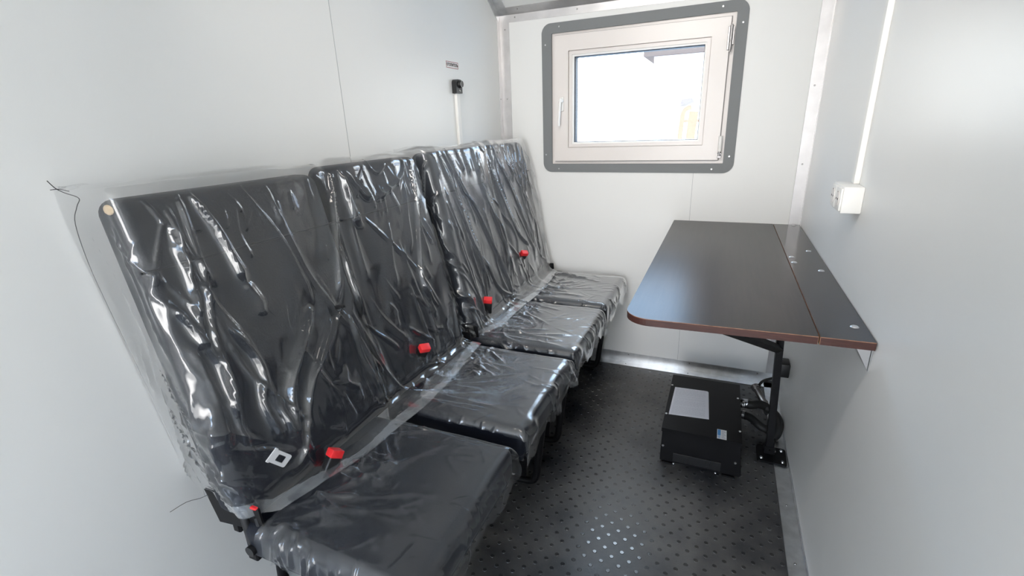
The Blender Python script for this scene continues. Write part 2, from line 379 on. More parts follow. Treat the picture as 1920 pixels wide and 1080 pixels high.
bm = bmesh.new(); frame_xz(bm, R4(SX0, SX1, SZ0, SZ1), R4(.334, .923, 1.074, 1.486), .003, .003, D-.016, D+.04)
frame_xz(bm, R4(.3365, .9205, 1.0765, 1.4835), R4(.350, .907, 1.090, 1.470), .002, .002, D-.010, D+.03)
frame_xz(bm, R4(.3335, .9235, 1.0735, 1.4865), R4(.3370, .9200, 1.0770, 1.4830), .001, .001, D-.003, D+.03)
sash = obj('sash', bm, PVC, WIN)
bm = bmesh.new(); frame_xz(bm, R4(SX0-.0035, SX1+.0035, SZ0-.0035, SZ1+.0035), R4(SX0, SX1, SZ0, SZ1), .001, .001, D-.002, D+.03)
obj('sash_gap_shade', bm, mat('sash_gap_grey', (.33, .31, .30), .6), sash)  # grey ring stands in for shade in the groove around the sash
bm = bmesh.new(); frame_xz(bm, R4(.350, .907, 1.090, 1.470), R4(.358, .900, 1.097, 1.462), .001, .001, D-.004, D+.03)
obj('glazing_bead', bm, PVCW, sash)
bm = bmesh.new(); frame_xz(bm, R4(.357, .9005, 1.0965, 1.4625), R4(.3625, .898, 1.0985, 1.459), .001, .001, D+.004, D+.045)
obj('gasket', bm, GASK, sash)
bm = bmesh.new(); box(bm, .358, .900, D+.010, D+.014, 1.097, 1.462)
obj('glass_pane', bm, GLASS, WIN)
bm = bmesh.new(); box(bm, .372, .400, D+.0093, D+.0097, 1.4395, 1.4408)
obj('glass_print', bm, INK, WIN)
# handle
bm = bmesh.new(); box(bm, .296, .314, D-.022, D-.015, 1.235, 1.298, .003, 2); cyl(bm, (.305, D-.020, 1.280), (0, -1, 0), .009, .022, 18)
tube(bm, [(.305, D-.040, 1.288), (.304, D-.046, 1.270), (.301, D-.048, 1.225), (.298, D-.048, 1.172)], .0058, 12, 6)
obj('window_handle', bm, PVCW, WIN, True)
# hinges
bm = bmesh.new(); cyl(bm, (.992, D-.024, 1.432), (0, 0, 1), .0062, .030, 14); cyl(bm, (.992, D-.024, 1.465), (0, 0, 1), .0062, .052, 14); cyl(bm, (.992, D-.024, 1.425), (0, 0, 1), .004, .096, 12)
box(bm, .980, .988, D-.024, D-.012, 1.432, 1.515, .001, 1); box(bm, .996, 1.003, D-.020, D-.002, 1.45, 1.515, .001, 1)
obj('window_hinge', bm, DSTEEL, WIN, True)
bm = bmesh.new(); cyl(bm, (.991, D-.024, 1.048), (0, 0, 1), .0075, .062, 14); h2 = obj('window_hinge', bm, PVCW, WIN, True)
bm = bmesh.new(); cyl(bm, (.991, D-.024, 1.030), (0, 0, 1), .0048, .020, 12); box(bm, .984, 1.000, D-.024, D-.004, 1.022, 1.031, .001, 1); box(bm, .984, 1.000, D-.024, D-.004, 1.037, 1.043, .001, 1)
obj('hinge_pin', bm, DSTEEL, h2, True)

# ---- heater controls on the left wall
def text_obj(name, s, size, m, parent, mw, bold=0.0):
    cu = bpy.data.curves.new(name, 'FONT'); cu.body = s; cu.size = size; cu.align_x = 'CENTER'; cu.align_y = 'CENTER'; cu.offset = bold; cu.extrude = .0001
    o = bpy.data.objects.new(name, cu); COL.objects.link(o); cu.materials.append(m)
    dg = bpy.context.evaluated_depsgraph_get(); me = bpy.data.meshes.new_from_object(o.evaluated_get(dg)); bpy.data.objects.remove(o)
    me.transform(mw); me.materials.clear(); me.materials.append(m)
    o = bpy.data.objects.new(name, me); COL.objects.link(o)
    if parent: o.parent = parent; o.matrix_parent_inverse = Matrix.Translation(-parent.location)
    return o
sg = thing('heater_sign', 'small white sticker with dark red border reading ОТОПИТЕЛЬ on the left wall', 'sign', (0, 1.945, 1.414))
obj('sticker_sheet', B(0, .0006, 1.896, 1.993, 1.401, 1.427), LABEL, sg)
bm = bmesh.new()
for a in ((1.898, 1.991, 1.4025, 1.4043), (1.898, 1.991, 1.4237, 1.4255), (1.898, 1.8998, 1.4025, 1.4255), (1.9892, 1.991, 1.4025, 1.4255)): box(bm, .0005, .0009, *a)
obj('sticker_border', bm, WINE, sg)
text_obj('sticker_text', 'ОТОПИТЕЛЬ', .0140, DINK, sg, Matrix.Translation((.0009, 1.9445, 1.4138)) @ Matrix(((0, 0, 1, 0), (1, 0, 0, 0), (0, 1, 0, 0), (0, 0, 0, 1))), .0006)
ct = thing('heater_control', 'small black control box with round dial above the cable trunking on the left wall', 'control switch', (0, 1.955, 1.31))
bm = bmesh.new()
prism(bm, round_poly([(1.931, 1.311), (1.979, 1.311), (1.979, 1.362), (1.931, 1.362)], [.002, .002, .014, .014]), lambda p: (0, p.x, p.y), lambda p: (.020, p.x, p.y))
obj('control_body', bm, BPLAS, ct)
bm = bmesh.new(); cyl(bm, (.020, 1.958, 1.3445), (1, 0, 0), .0145, .012, 28, .0125); d_ = obj('dial', bm, BPLAS, ct, True)
bm = bmesh.new(); 
for k in range(32):
    pass
bmr = bmesh.new(); tube(bmr, [(.0315, 1.958+.0118*math.cos(a), 1.3445+.0118*math.sin(a)) for a in [2*math.pi*k/24 for k in range(25)]], .0006, 6, 1)
bm.free(); obj('dial_ring', bmr, STEEL, d_, True)
bm = bmesh.new()
for q, (yy, zz) in enumerate([(1.957, 1.322), (1.962, 1.319)]): cyl(bm, (.0195, yy, zz), (1, 0, 0), .0022 if q == 0 else .0012, .0012, 10)
obj('indicator_light', bm, PVCW, ct)
bm = bmesh.new(); box(bm, 0, .012, 1.945, 1.970, .60, 1.311, .0015, 2)
tag(obj('cable_trunking', bm, PVCW), 'narrow white cable trunking running down the left wall below the black heater control', 'cable trunking')
# ---- right wall: trunking and socket
bm = bmesh.new(); box(bm, W-.013, W, 1.597, 1.622, 1.014, ZT, .0015, 2)
tr_ = obj('cable_trunking', bm, PVCW); tag(tr_, 'white cable trunking running up the right wall from the power socket to the ceiling', 'cable trunking')
so = thing('power_socket', 'white surface mounted power socket at the foot of the trunking on the right wall', 'socket', (W, 1.61, .98))
bm = bmesh.new(); box(bm, W-.043, W, 1.532, 1.652, .950, 1.014, .003, 2); obj('socket_box', bm, PVCW, so, True)
for yy in (1.563, 1.622):
    bm = bmesh.new(); box(bm, W-.047, W-.042, yy-.027, yy+.027, .955, 1.009, .002, 2); fp = obj('socket_face', bm, PVCW, so, True)
    bm = bmesh.new(); cyl(bm, (W-.0485, yy, .982), (1, 0, 0), .019, .003, 28)
    obj('socket_recess', bm, PVC, fp, True)
    bm = bmesh.new()
    for dy in (-.0085, .0085): cyl(bm, (W-.0490, yy+dy, .982), (1, 0, 0), .0026, .002, 12)
    cyl(bm, (W-.0490, yy, .999), (1, 0, 0), .0016, .002, 10)
    obj('socket_hole', bm, DINK, fp, True)

# ---- outside
tag(obj('ground_outside', B(-12, 14, D+.3, 26, -.95, -.9), GROUND), kind='structure')
bd = thing('storage_building', 'pale flat roofed building far outside the window', 'building', (-1, 17, -.9))
obj('wall', B(-1.30, 8.0, 17, 19, -.9, 3.05), LGREY, bd); obj('roof', B(-1.6, 8.2, 16.8, 19.2, 3.05, 3.32), mat('pale_grey_roofing', (.16, .115, .095), .9, 0, .03), bd)
ex = thing('construction_vehicle', 'orange construction vehicle cab standing outside beyond the window', 'vehicle', (.42, 8.2, -.9))
bm = bmesh.new()
tube(bm, [(.33, 8, .2), (.37, 8, .95), (.40, 8, 1.28), (.50, 8, 1.34)], .045, 4, 4); tube(bm, [(.49, 8, .2), (.52, 8, .95), (.54, 8, 1.28)], .085, 4, 4)
tube(bm, [(.63, 8.3, .2), (.64, 8.3, 1.25)], .04, 4, 1); box(bm, .36, .66, 7.97, 8.4, 1.13, 1.17, .01, 1); box(bm, .30, .9, 7.9, 8.9, -.5, .42, .03, 2)
obj('cab_frame', bm, ORANGE, ex)
bm = bmesh.new(); 
prism(bm, [Vector((.34, 1.36)), Vector((.50, 1.42)), Vector((.50, 1.46)), Vector((.37, 1.45))], lambda p: (p.x, 7.9, p.y), lambda p: (p.x, 8.6, p.y)); obj('cab_roof', bm, mat('dark_cab_roof', (.05, .04, .05), .9, 0, .03), ex)
bm = bmesh.new()
for cx in (.4, 1.0, 1.6):
    cyl(bm, (cx, 7.8, -.62), (0, 1, 0), .28, .3, 24)
obj('wheel', bm, HOSE, ex, True)
FOLDS_A= [[[[0.648,1.067],[0.645,1.008],[0.641,0.951],[0.632,0.881]],0.013,0.016],[[[0.674,1.087],[0.673,1.014],[0.671,0.962],[0.655,0.872]],0.009,0.01],[[[0.699,1.08],[0.721,1.017],[0.73,0.96],[0.739,0.907]],0.012,0.016],[[[0.739,0.907],[0.754,0.865],[0.746,0.837]],0.02,0.008],[[[0.634,1.048],[0.6,0.982],[0.588,0.937]],0.007,0.008],[[[1.066,1.087],[1.001,0.914],[0.957,0.801]],0.012,0.016],[[[1.09,1.085],[1.093,0.976],[1.11,0.954]],0.008,0.008],[[[1.014,0.915],[1.025,0.739]],0.009,0.008],[[[0.676,1.023],[0.697,1.025]],0.004,0.004],[[[1.087,1.09],[1.098,0.984],[1.118,0.953]],0.009,0.01],[[[1.109,1.083],[1.15,1.023],[1.182,1.014]],0.008,0.01],[[[1.142,1.066],[1.175,1.015]],0.008,0.008],[[[1.198,1.112],[1.232,1.071],[1.273,1.092]],0.005,0.006],[[[1.369,1.094],[1.33,1.05],[1.192,1.002]],0.009,0.007],[[[1.405,1.091],[1.344,0.908],[1.288,0.754],[1.332,0.658]],0.01,0.016],[[[1.365,0.91],[1.401,0.839]],0.006,0.006],[[[1.283,0.744],[1.316,0.628]],0.009,0.008],[[[1.015,0.915],[1.02,0.77]],0.009,0.008],[[[1.222,0.932],[1.193,0.836],[1.184,0.764]],0.012,0.005],[[[1.086,0.959],[1.083,0.816]],0.014,0.006],[[[1.338,1.028],[1.285,0.844]],0.01,0.006],[[[0.635,0.919],[0.622,0.83],[0.635,0.78],[0.624,0.693]],0.012,0.012],[[[0.659,0.911],[0.629,0.742],[0.621,0.648],[0.628,0.588]],0.01,0.012],[[[0.67,0.854],[0.705,0.771],[0.702,0.696],[0.712,0.587]],0.013,0.014],[[[0.867,0.804],[0.813,0.761],[0.746,0.683],[0.725,0.603],[0.724,0.555]],0.016,0.018],[[[0.911,0.763],[0.802,0.671],[0.725,0.542],[0.689,0.52]],0.01,0.014],[[[0.961,0.782],[0.874,0.716],[0.814,0.683]],0.007,0.008],[[[0.964,0.768],[0.982,0.688],[1.003,0.587]],0.008,0.008],[[[1.283,0.697],[1.287,0.546],[1.23,0.505]],0.008,0.01],[[[1.427,0.647],[1.391,0.482]],0.008,0.01],[[[0.694,0.717],[0.684,0.668],[0.695,0.593]],0.01,0.014],[[[0.712,0.691],[0.712,0.587]],0.008,0.01],[[[0.599,0.84],[0.601,0.733],[0.587,0.628]],0.014,0.012],[[[0.599,0.905],[0.61,0.868],[0.615,0.824]],0.012,0.012],[[[1.03,0.709],[1.071,0.663],[1.112,0.608]],0.008,0.008],[[[1.177,0.642],[1.272,0.561]],0.008,0.008],[[[0.995,0.591],[0.993,0.52]],0.008,0.008],[[[0.872,0.602],[0.889,0.525]],0.008,0.005]]
FOLDS_B= [[[[1.546,1.104],[1.588,0.98],[1.637,0.798],[1.694,0.601]],0.009,0.013],[[[1.608,1.112],[1.663,0.976],[1.728,0.887],[1.823,0.652],[1.864,0.563]],0.009,0.013],[[[1.5,1.078],[1.428,0.892],[1.442,0.744],[1.431,0.584]],0.008,0.01],[[[1.508,0.984],[1.479,0.905],[1.507,0.751]],0.007,0.008],[[[1.836,1.085],[1.815,0.964],[1.884,0.757],[1.916,0.586]],0.009,0.012],[[[1.943,1.078],[1.986,0.905],[2.046,0.738],[2.167,0.644]],0.008,0.012],[[[1.992,1.104],[2.114,0.887],[2.209,0.634]],0.008,0.012],[[[1.624,0.774],[1.667,0.638],[1.627,0.51]],0.008,0.01],[[[1.694,0.715],[1.772,0.562],[1.914,0.482]],0.01,0.01],[[[2.2,0.924],[2.22,0.614]],0.009,0.01],[[[2.309,1.03],[2.266,0.882]],0.008,0.01],[[[1.866,0.85],[1.916,0.75],[1.878,0.621]],0.008,0.008],[[[1.896,0.903],[2.019,0.728],[1.987,0.639]],0.007,0.008],[[[1.625,1.099],[1.648,1.022]],0.007,0.009],[[[1.683,1.114],[1.718,1.028]],0.007,0.009],[[[1.735,1.111],[1.755,1.018]],0.007,0.009],[[[1.579,1.102],[1.624,1.025]],0.007,0.009],[[[1.803,1.107],[1.807,1.02]],0.007,0.009],[[[1.511,1.1],[1.52,1.03]],0.007,0.009]]

# ================================================================== FILM SHEETS
def seg_dist(Sx, Tx, pts):
    """min distance to polyline and the running fraction along it"""
    best = np.full(Sx.shape, 9.); frac = np.zeros(Sx.shape)
    L = [math.dist(a, b) for a, b in zip(pts, pts[1:])]; tot = sum(L) or 1; acc = 0
    for (a, b), l in zip(zip(pts, pts[1:]), L):
        l = max(l, 1e-6); dx, dy = (b[0]-a[0])/l, (b[1]-a[1])/l
        q = np.clip((Sx-a[0])*dx+(Tx-a[1])*dy, 0, l)
        d = np.hypot(Sx-a[0]-q*dx, Tx-a[1]-q*dy); m = d < best
        best = np.where(m, d, best); frac = np.where(m, (acc+q)/tot, frac); acc += l
    return best, frac
def fold_height(Sx, Tx, folds):
    h = np.zeros(Sx.shape)
    for pts, w, a in folds:
        if len(pts) > 2:                                   # smooth the traced line
            P = [Vector(p) for p in pts]; Q = []
            for i in range(len(P)-1):
                p0, p1, p2, p3 = P[max(i-1, 0)], P[i], P[i+1], P[min(i+2, len(P)-1)]
                for k in range(5):
                    t = k/5; Q.append(.5*((2*p1)+(p2-p0)*t+(2*p0-5*p1+4*p2-p3)*t*t+(3*p1-p0-3*p2+p3)*t**3))
            pts = [tuple(q) for q in Q]+[tuple(P[-1])]
        d, fr = seg_dist(Sx, Tx, pts)
        ww = w*(.55+.75*fr)
        h = np.maximum(h, 0)+0 if False else h
        h += a*np.exp(-np.power(d/ww, 1.25))*np.clip(np.minimum(fr*6+.35, (1-fr)*6+.2), 0, 1)
    return h
def rand_folds(rng, n, s0, s1, t0, t1, ang=-90, spread=25, l0=.02, l1=.10, w0=.0025, w1=.006, a0=.0015, a1=.0045):
    out = []
    for _ in range(n):
        s = rng.uniform(s0, s1); t = rng.uniform(t0, t1); a = math.radians(rng.gauss(ang, spread)); l = rng.uniform(l0, l1)
        m = (s+math.cos(a)*l*.5+rng.uniform(-.1, .1)*l, t+math.sin(a)*l*.5)
        out.append(([(s, t), m, (s+math.cos(a)*l, t+math.sin(a)*l)], rng.uniform(w0, w1), rng.uniform(a0, a1)))
    return out
def waves(Sx, Tx, seed, amp, sc):
    rg = np.random.RandomState(seed); h = np.zeros(Sx.shape)
    for _ in range(9):
        a = rg.uniform(0, 2*np.pi); k = sc*rg.uniform(.5, 1.6); h += np.sin(k*(np.cos(a)*Sx+np.sin(a)*Tx*.6)+rg.uniform(0, 6.28)+1.3*np.sin(k*.37*(Sx*np.sin(a)-Tx*np.cos(a))))
    return amp*h/3
def sheet(name, P, H, m, parent, mask=None):
    """P: (R,C,3) grid; displaced by H along the grid normal"""
    dr = np.gradient(P, axis=0); dc = np.gradient(P, axis=1); N_ = np.cross(dc, dr); l = np.linalg.norm(N_, axis=2, keepdims=True); N_ = N_/np.maximum(l, 1e-9)
    Q = P+N_*H[..., None]; Q[..., 0] = np.maximum(Q[..., 0], .0025)
    R_, C_ = H.shape; idx = np.arange(R_*C_).reshape(R_, C_)
    F_ = np.stack([idx[:-1, :-1], idx[:-1, 1:], idx[1:, 1:], idx[1:, :-1]], -1)
    if mask is not None: F_ = F_[mask[:-1, :-1] & mask[1:, 1:]]
    F_ = F_.reshape(-1, 4)
    me = bpy.data.meshes.new(name); me.from_pydata(Q.reshape(-1, 3).tolist(), [], F_.tolist()); me.update()
    me.polygons.foreach_set('use_smooth', [True]*len(me.polygons)); me.materials.append(m)
    o = bpy.data.objects.new(name, me); COL.objects.link(o)
    if parent: o.parent = parent; o.matrix_parent_inverse = Matrix.Translation(-parent.location)
    return o
def FX(z): return .13+(1.09-z)*.213                        # front face of the backrests (film plane)
def back_film(name, y0, y1, zt, hem, folds, parent, near=True, far=True, gaps=(), seed=1, cut=None, farflare=0, nlong=14, fm=None):
    R_ = 300; ns, na = 34, 10; nf = int((y1-y0)/.0032); rho = .022
    cols = []                                              # (kind, value)
    if near: cols += [('n', k/ns) for k in range(ns)]+[('na', k/na) for k in range(na)]
    cols += [('f', k/nf) for k in range(nf+1)]
    if far: cols += [('fa', (k+1)/na) for k in range(na)]+[('s', (k+1)/ns) for k in range(ns)]
    C_ = len(cols); v = np.linspace(0, 1, R_)[:, None]*np.ones((1, C_))
    sc = np.zeros(C_)                                      # unrolled s
    for j, (k, q) in enumerate(cols):
        sc[j] = {'n': y0-.2+q*.178, 'na': y0-.022+q*.022, 'f': y0+q*(y1-y0), 'fa': y1+q*.022, 's': y1+.022+q*.178}[k]
    tb = np.interp(sc, [h[0] for h in hem], [h[1] for h in hem])
    Rr = .030; tr = zt-Rr; ttop = tr+Rr*math.pi/2+.10
    T = tb[None, :]+(ttop-tb[None, :])*v
    ang = np.clip((T-tr)/Rr, 0, math.pi/2); back = np.clip(T-tr-Rr*math.pi/2, 0, None)
    z = np.where(T < tr, T, tr+Rr*np.sin(ang)-back*.10)
    xf = FX(np.minimum(z, tr))-Rr*(1-np.cos(ang))-back*.95
    front = np.array([1. if (k == 'f') else 0. for k, q in cols]); yv = np.array([y0+q*(y1-y0) if k == 'f' else 0 for k, q in cols])
    bend = front*np.clip((yv-y0)/.05, 0, 1)
    if far: bend = bend*np.clip((y1-yv)/.03, 0, 1)
    zb = .525; q = np.clip(zb-T, 0, None); rb = .035; a2 = np.clip(q/rb, 0, 1.32); rest = np.clip(q-rb*1.32, 0, None)
    zbend = zb-rb*np.sin(a2)-rest*.22; xb = FX(zb)+rb*(1-np.cos(a2))+rest*.97
    z = np.where(q > 0, z*(1-bend)+zbend*bend, z); xf = np.where(q > 0, xf*(1-bend)+xb*bend, xf)
    xf = np.maximum(xf, .006)
    L1 = np.maximum(xf-.004, .0005); rr = np.minimum(rho, L1*.5)
    X = np.zeros_like(xf); Y = np.zeros_like(xf)
    for j, (k, qq) in enumerate(cols):
        if k == 'f':
            X[:, j] = xf[:, j]; Y[:, j] = y0+rr[:, j]+(y1-y0-rr[:, j]*(1+(1 if far else 0)))*qq if near else y0+(y1-y0)*qq
        elif k == 'na': t = qq*math.pi/2; X[:, j] = xf[:, j]-rr[:, j]*(1-math.sin(t)); Y[:, j] = y0+rr[:, j]*(1-math.cos(t))
        elif k == 'n': X[:, j] = .004+(L1-rr)[:, j]*qq; Y[:, j] = y0-.010*(1-qq)+(1-qq)*.060*np.clip((1.06-z[:, j])/.58, 0, 1)
        elif k == 'fa': t = qq*math.pi/2; X[:, j] = xf[:, j]-rr[:, j]*(1-math.cos(t)); Y[:, j] = y1-rr[:, j]*(1-math.sin(t))
        else: X[:, j] = (.004+(L1-rr)*(1-qq))[:, j]; Y[:, j] = np.minimum(y1+farflare*qq*np.clip((1.0-T[:, j])/.5, 0, 1), D-.004)
    Sx = sc[None, :]*np.ones((R_, 1)); Tx = T
    rng = random.Random(seed)
    fs = [(f_[0], f_[1]*.62, f_[2]*1.35) for f_ in folds]
    fs += rand_folds(rng, 40, y0, y1, .55, 1.08, -80, 20)                                          # fine creases
    fs += rand_folds(rng, 34, y0, y1, 1.03, zt-.01, -84, 18, .03, .12, .0025, .0055, .002, .005)       # gathers below the top edge
    fs += rand_folds(rng, 26, y0, y1, .50, .66, -60, 40, .03, .09, .003, .007, .002, .006)          # bunching at the seat
    fs += rand_folds(rng, nlong, y0, y1, .72, 1.10, -74, 9, .15, .45, .004, .008, .004, .009)         # long tension folds
    if near: fs += rand_folds(rng, 32, y0-.16, y0, .50, 1.05, -78, 20, .06, .28, .003, .008, .003, .007)
    if far: fs += rand_folds(rng, 14, y1, y1+.16, .50, 1.05, -85, 12, .1, .3, .004, .009, .003, .008)
    h = fold_height(Sx, Tx, fs)+waves(Sx, Tx, seed, .0046, 20)+waves(Sx, Tx, seed+5, .0011, 70)+.003
    for g0, g1, dp in gaps:
        h -= dp*np.exp(-((Sx-(g0+g1)/2)/((g1-g0)*.8))**2)*np.clip((Tx-.5)/.2, 0, 1)
    edge = np.ones(C_)
    for j, (k, qq) in enumerate(cols):
        if k == 'n': edge[j] = min(1, qq*3)
        if k == 's': edge[j] = min(1, (1-qq)*3)
    h = h*edge[None, :]*np.clip((1-v)*8, .1, 1)
    h = np.where(q > 0, np.maximum(h, .0)*(.8)+.0, h)
    mask = None
    if cut is not None:
        ee = np.interp(Tx, [c[0] for c in cut[0]], [c[1] for c in cut[0]])
        wob = .004*np.sin(Tx*60)+.003*np.sin(Tx*143+1)
        mask = (Sx < ee+wob) if cut[1] == 'max' else (Sx > ee+wob)
    o = sheet(name, np.stack([X, Y, z], -1), h, fm or FILM, parent, mask)
    hw = .026+.006*np.sin(Sx*17+seed); hm = (Tx < tb[None, :]+hw) if mask is None else (mask & (Tx < tb[None, :]+hw))
    hm = hm & (Sx > y0-.13)
    sheet('film_hem', np.stack([X, Y, z], -1), h+.0016, HEM, parent, hm)
    return o

def cushion_film(name, xa, xb, ya, yb, zt, hf, hn, hfar, parent, seed, nfolds=60, gather=0):
    st = .0034
    a = np.arange(xa, xb+hf, st); b = np.arange(ya-hn, yb+hfar, st); A_, B_ = np.meshgrid(a, b, indexing='xy')   # rows b, cols a
    rho = .024
    def roll(q, lim, s):
        e = s*(q-lim)+rho; t = np.clip(e/rho, 0, math.pi/2); over = np.clip(e-rho*math.pi/2, 0, None)
        pos = np.where(e > 0, lim-s*rho+s*rho*np.sin(t)+s*over*.03, q); dr = np.where(e > 0, rho*(1-np.cos(t))+over, 0)
        return pos, dr
    X, dx = roll(A_, xb, 1); Y1, d1 = roll(B_, ya, -1); Y, d2 = roll(np.where(B_ < (ya+yb)/2, (ya+yb)/2, B_), yb, 1)
    Y = np.where(B_ < (ya+yb)/2, Y1, Y); dy = np.where(B_ < (ya+yb)/2, d1, d2)
    z = zt-np.hypot(dx, dy)
    both = (dx > .02) & (dy > .02); X = np.where(both, X+.004*np.sin(B_*160+seed), X); Y = np.where(both, Y+.003*np.sin(A_*140), Y)
    # rear of the sheet runs up against the backrest
    rng = random.Random(seed); fs = []
    for k in range(9):                                    # folds that fan out from the rear corners
        an = rng.uniform(-8, 58); l = rng.uniform(.10, .30); s0 = (xa+rng.uniform(0, .05), ya+.02+rng.uniform(0, .10)); e = (s0[0]+l*math.cos(math.radians(an)), s0[1]+l*math.sin(math.radians(an)))
        fs.append(([s0, e], rng.uniform(.004, .008), rng.uniform(.002, .005)))
    for k in range(7):
        an = rng.uniform(-58, 8); l = rng.uniform(.08, .24); s0 = (xa+rng.uniform(0, .05), yb-.02-rng.uniform(0, .10)); e = (s0[0]+l*math.cos(math.radians(an)), s0[1]+l*math.sin(math.radians(an)))
        fs.append(([s0, e], rng.uniform(.004, .007), rng.uniform(.002, .004)))
    fs += rand_folds(rng, nfolds, xa, xb-.03, ya, yb, 10, 40, .02, .09, .002, .005, .0006, .0018)
    fs += rand_folds(rng, 20, xa, xa+.10, ya, yb, 10, 50, .03, .10, .004, .008, .004, .010)    # crumpled rear strip
    fs += rand_folds(rng, 16, xb-.01, xb+.02, ya, yb, 0, 20, .03, .09, .003, .007, .002, .005)  # hanging front
    if gather: fs += rand_folds(rng, gather, xa, xb, ya-.02, ya+.015, -92, 14, .04, .09, .003, .006, .003, .006)
    h = fold_height(A_, B_, fs)+waves(A_, B_, seed, .0008, 26)+.0035
    for k in range(7): h += .007*np.exp(-((A_-xb-hf*rng.random())/.02)**2-((B_-rng.uniform(ya, yb))/.02)**2)
    h += .010*np.clip((A_-xb)/.08, 0, 1)*np.clip((B_-yb+.03)/.03, 0, 1)
    P = np.stack([X, Y, z], -1)
    hemf = xb+hf*(.80+.14*np.sin(B_*31+seed)+.05*np.sin(B_*97)); hemn = ya-hn*(.75+.2*np.sin(A_*23+seed)+.06*np.sin(A_*111)); hemr = yb+hfar*(.8+.2*np.sin(A_*37+seed))
    mask = (A_ < hemf) & (B_ > hemn) & (B_ < hemr)
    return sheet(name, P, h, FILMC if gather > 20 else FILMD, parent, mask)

# ================================================================== SEATS
CY = [(.600, 1.000), (1.055, 1.460), (1.505, 1.912), (1.955, 2.358)]
BY = [(.606, 1.045), (1.070, 1.470), (1.525, 1.940), (1.965, 2.365)]
ZTOP = [1.098, 1.110, 1.114, 1.114]
def backrest(y0, y1, zt, parent):
    bm = bmesh.new()
    for z0, z1 in ((.462, .700), (.698, .975), (.973, zt-.006)):
        th0 = .085
        vs = box(bm, -.5, .5, y0, y1, z0, z1)
    bm.free(); bm = bmesh.new()
    for i, (z0, z1) in enumerate(((.470, zt-.008),)):
        b_ = bmesh.new(); box(b_, -.5, 0, y0, y1, z0, z1, .026, 5)
        for v in b_.verts:
            zz = v.co.z; xr = .046+.10*max(0, min(1, (.80-zz)/.3)); xq = FX(zz)-.010
            v.co.x = (xq+v.co.x) if v.co.x > -.1 else xr+(v.co.x+.5)
        me = bpy.data.meshes.new('t'); b_.to_mesh(me); b_.free(); bm.from_mesh(me); bpy.data.meshes.remove(me)
    # moulded rear shell
    if False: pass
    b_ = bmesh.new(); box(b_, .036, .050, y0+.015, y1-.015, .50, zt-.05, .004, 2)
    for v in b_.verts: v.co.x += .10*max(0, min(1, (.80-v.co.z)/.3))
    me = bpy.data.meshes.new('t'); b_.to_mesh(me); b_.free(); bm.from_mesh(me); bpy.data.meshes.remove(me)
    o = obj('backrest', bm, VINYL, parent, True)
    bm = bmesh.new(); xs_ = FX(.972)-.0105
    tube(bm, [(xs_-.02, y0+.003, .972), (xs_-.004, y0+.010, .972), (xs_, y0+.03, .972), (xs_, y1-.03, .972), (xs_-.004, y1-.010, .972)], .0022, 8, 3)
    obj('seam_piping', bm, VINYL, o, True)
    return o
def cushion(y0, y1, parent):
    bm = bmesh.new(); box(bm, .215, .628, y0, y1, .392, .476, .020, 4)
    box(bm, .275, .618, y0+.012, y1-.012, .380, .395, .003, 1)
    return obj('seat_cushion', bm, VINYL, parent, True)
def bench(label, name, ids, legs, first):
    y0, y1 = CY[ids[0]][0], CY[ids[1]][1]
    t = thing(name, label, 'seat', (.35, (y0+y1)/2, 0), 'folding double seats along the left wall')
    for i in ids:
        b = backrest(*BY[i], ZTOP[i], t); c = cushion(*CY[i], t)
    bm = bmesh.new()
    for x in (.20, .56): box(bm, x-.014, x+.014, y0+.02, y1-.02, .352, .380, .003, 1)
    for y in (y0+.04, CY[ids[0]][1]-.03, CY[ids[1]][0]+.03, y1-.04): box(bm, .18, .57, y-.012, y+.012, .356, .378, .003, 1)
    obj('seat_frame', bm, BLACK, t)
    bm = bmesh.new(); box(bm, .150, .172, BY[ids[0]][0]+.02, BY[ids[1]][1]-.01, .405, .60, .004, 1); obj('back_rail', bm, BLACK, t)
    for yl in legs:
        bm = bmesh.new()
        tube(bm, [(.562, yl, .365), (.556, yl, .30), (.532, yl, .10), (.524, yl, .045), (.505, yl, .018), (.45, yl, .0135), (.30, yl, .0135), (.16, yl, .0135), (.125, yl, .03), (.12, yl, .10), (.14, yl, .30), (.15, yl, .37)], .0125, 14, 5)
        lf = obj('leg_frame', bm, BLACK, t, True)
        bm = bmesh.new(); box(bm, .30, .52, yl-.003, yl+.003, .03, .36, .001, 1)
        for v in bm.verts:
            if v.co.z < .1: v.co.x = .40+(v.co.x-.41)*.8
        obj('leg_web', bm, BLACK, lf)
        for zb_ in (.10, .135):
            obj('bolt', screw_bm((.492 if zb_ > .11 else .478, yl-.003, zb_), (0, -1, 0), .006, .004), DSTEEL, lf, True)
        for xx in (.22, .44): obj('bolt', screw_bm((xx, yl, .026), (0, 0, 1), .006, .005), DSTEEL, lf, True)
    # hinge side plates and pivots at the ends
    for k, ye in enumerate((y0+.012, y1+.001)):
        bm = bmesh.new()
        pl = [(.118, .515), (.27, .515), (.275, .44), (.262, .40), (.240, .405), (.215, .452), (.140, .440)]
        prism(bm, [Vector(p) for p in pl], lambda p: (p.x, ye+.0, p.y), lambda p: (p.x, ye+.004, p.y))
        sp = obj('hinge_plate', bm, BLACK, t)
        bm = bmesh.new(); cyl(bm, (.243, ye+.03, .420), (0, -1, 0), .011, .050, 22); 
        tube(bm, [(.225, ye+.0, .50), (.232, ye-.004, .46), (.243, ye-.004, .420), (.28, ye+.004, .398), (.36, ye+.016, .372)], .0085, 12, 4)
        tube(bm, [(.255, ye+.004, .49), (.262, ye+.002, .45), (.262, ye+.006, .42)], .006, 8, 4)
        obj('pivot', bm, BPLAS, t, True)
    return t
benchA = bench('nearer black double seat, its near end plate and leg exposed below the plastic film', 'double_seat', (0, 1), (.72, 1.40), True)
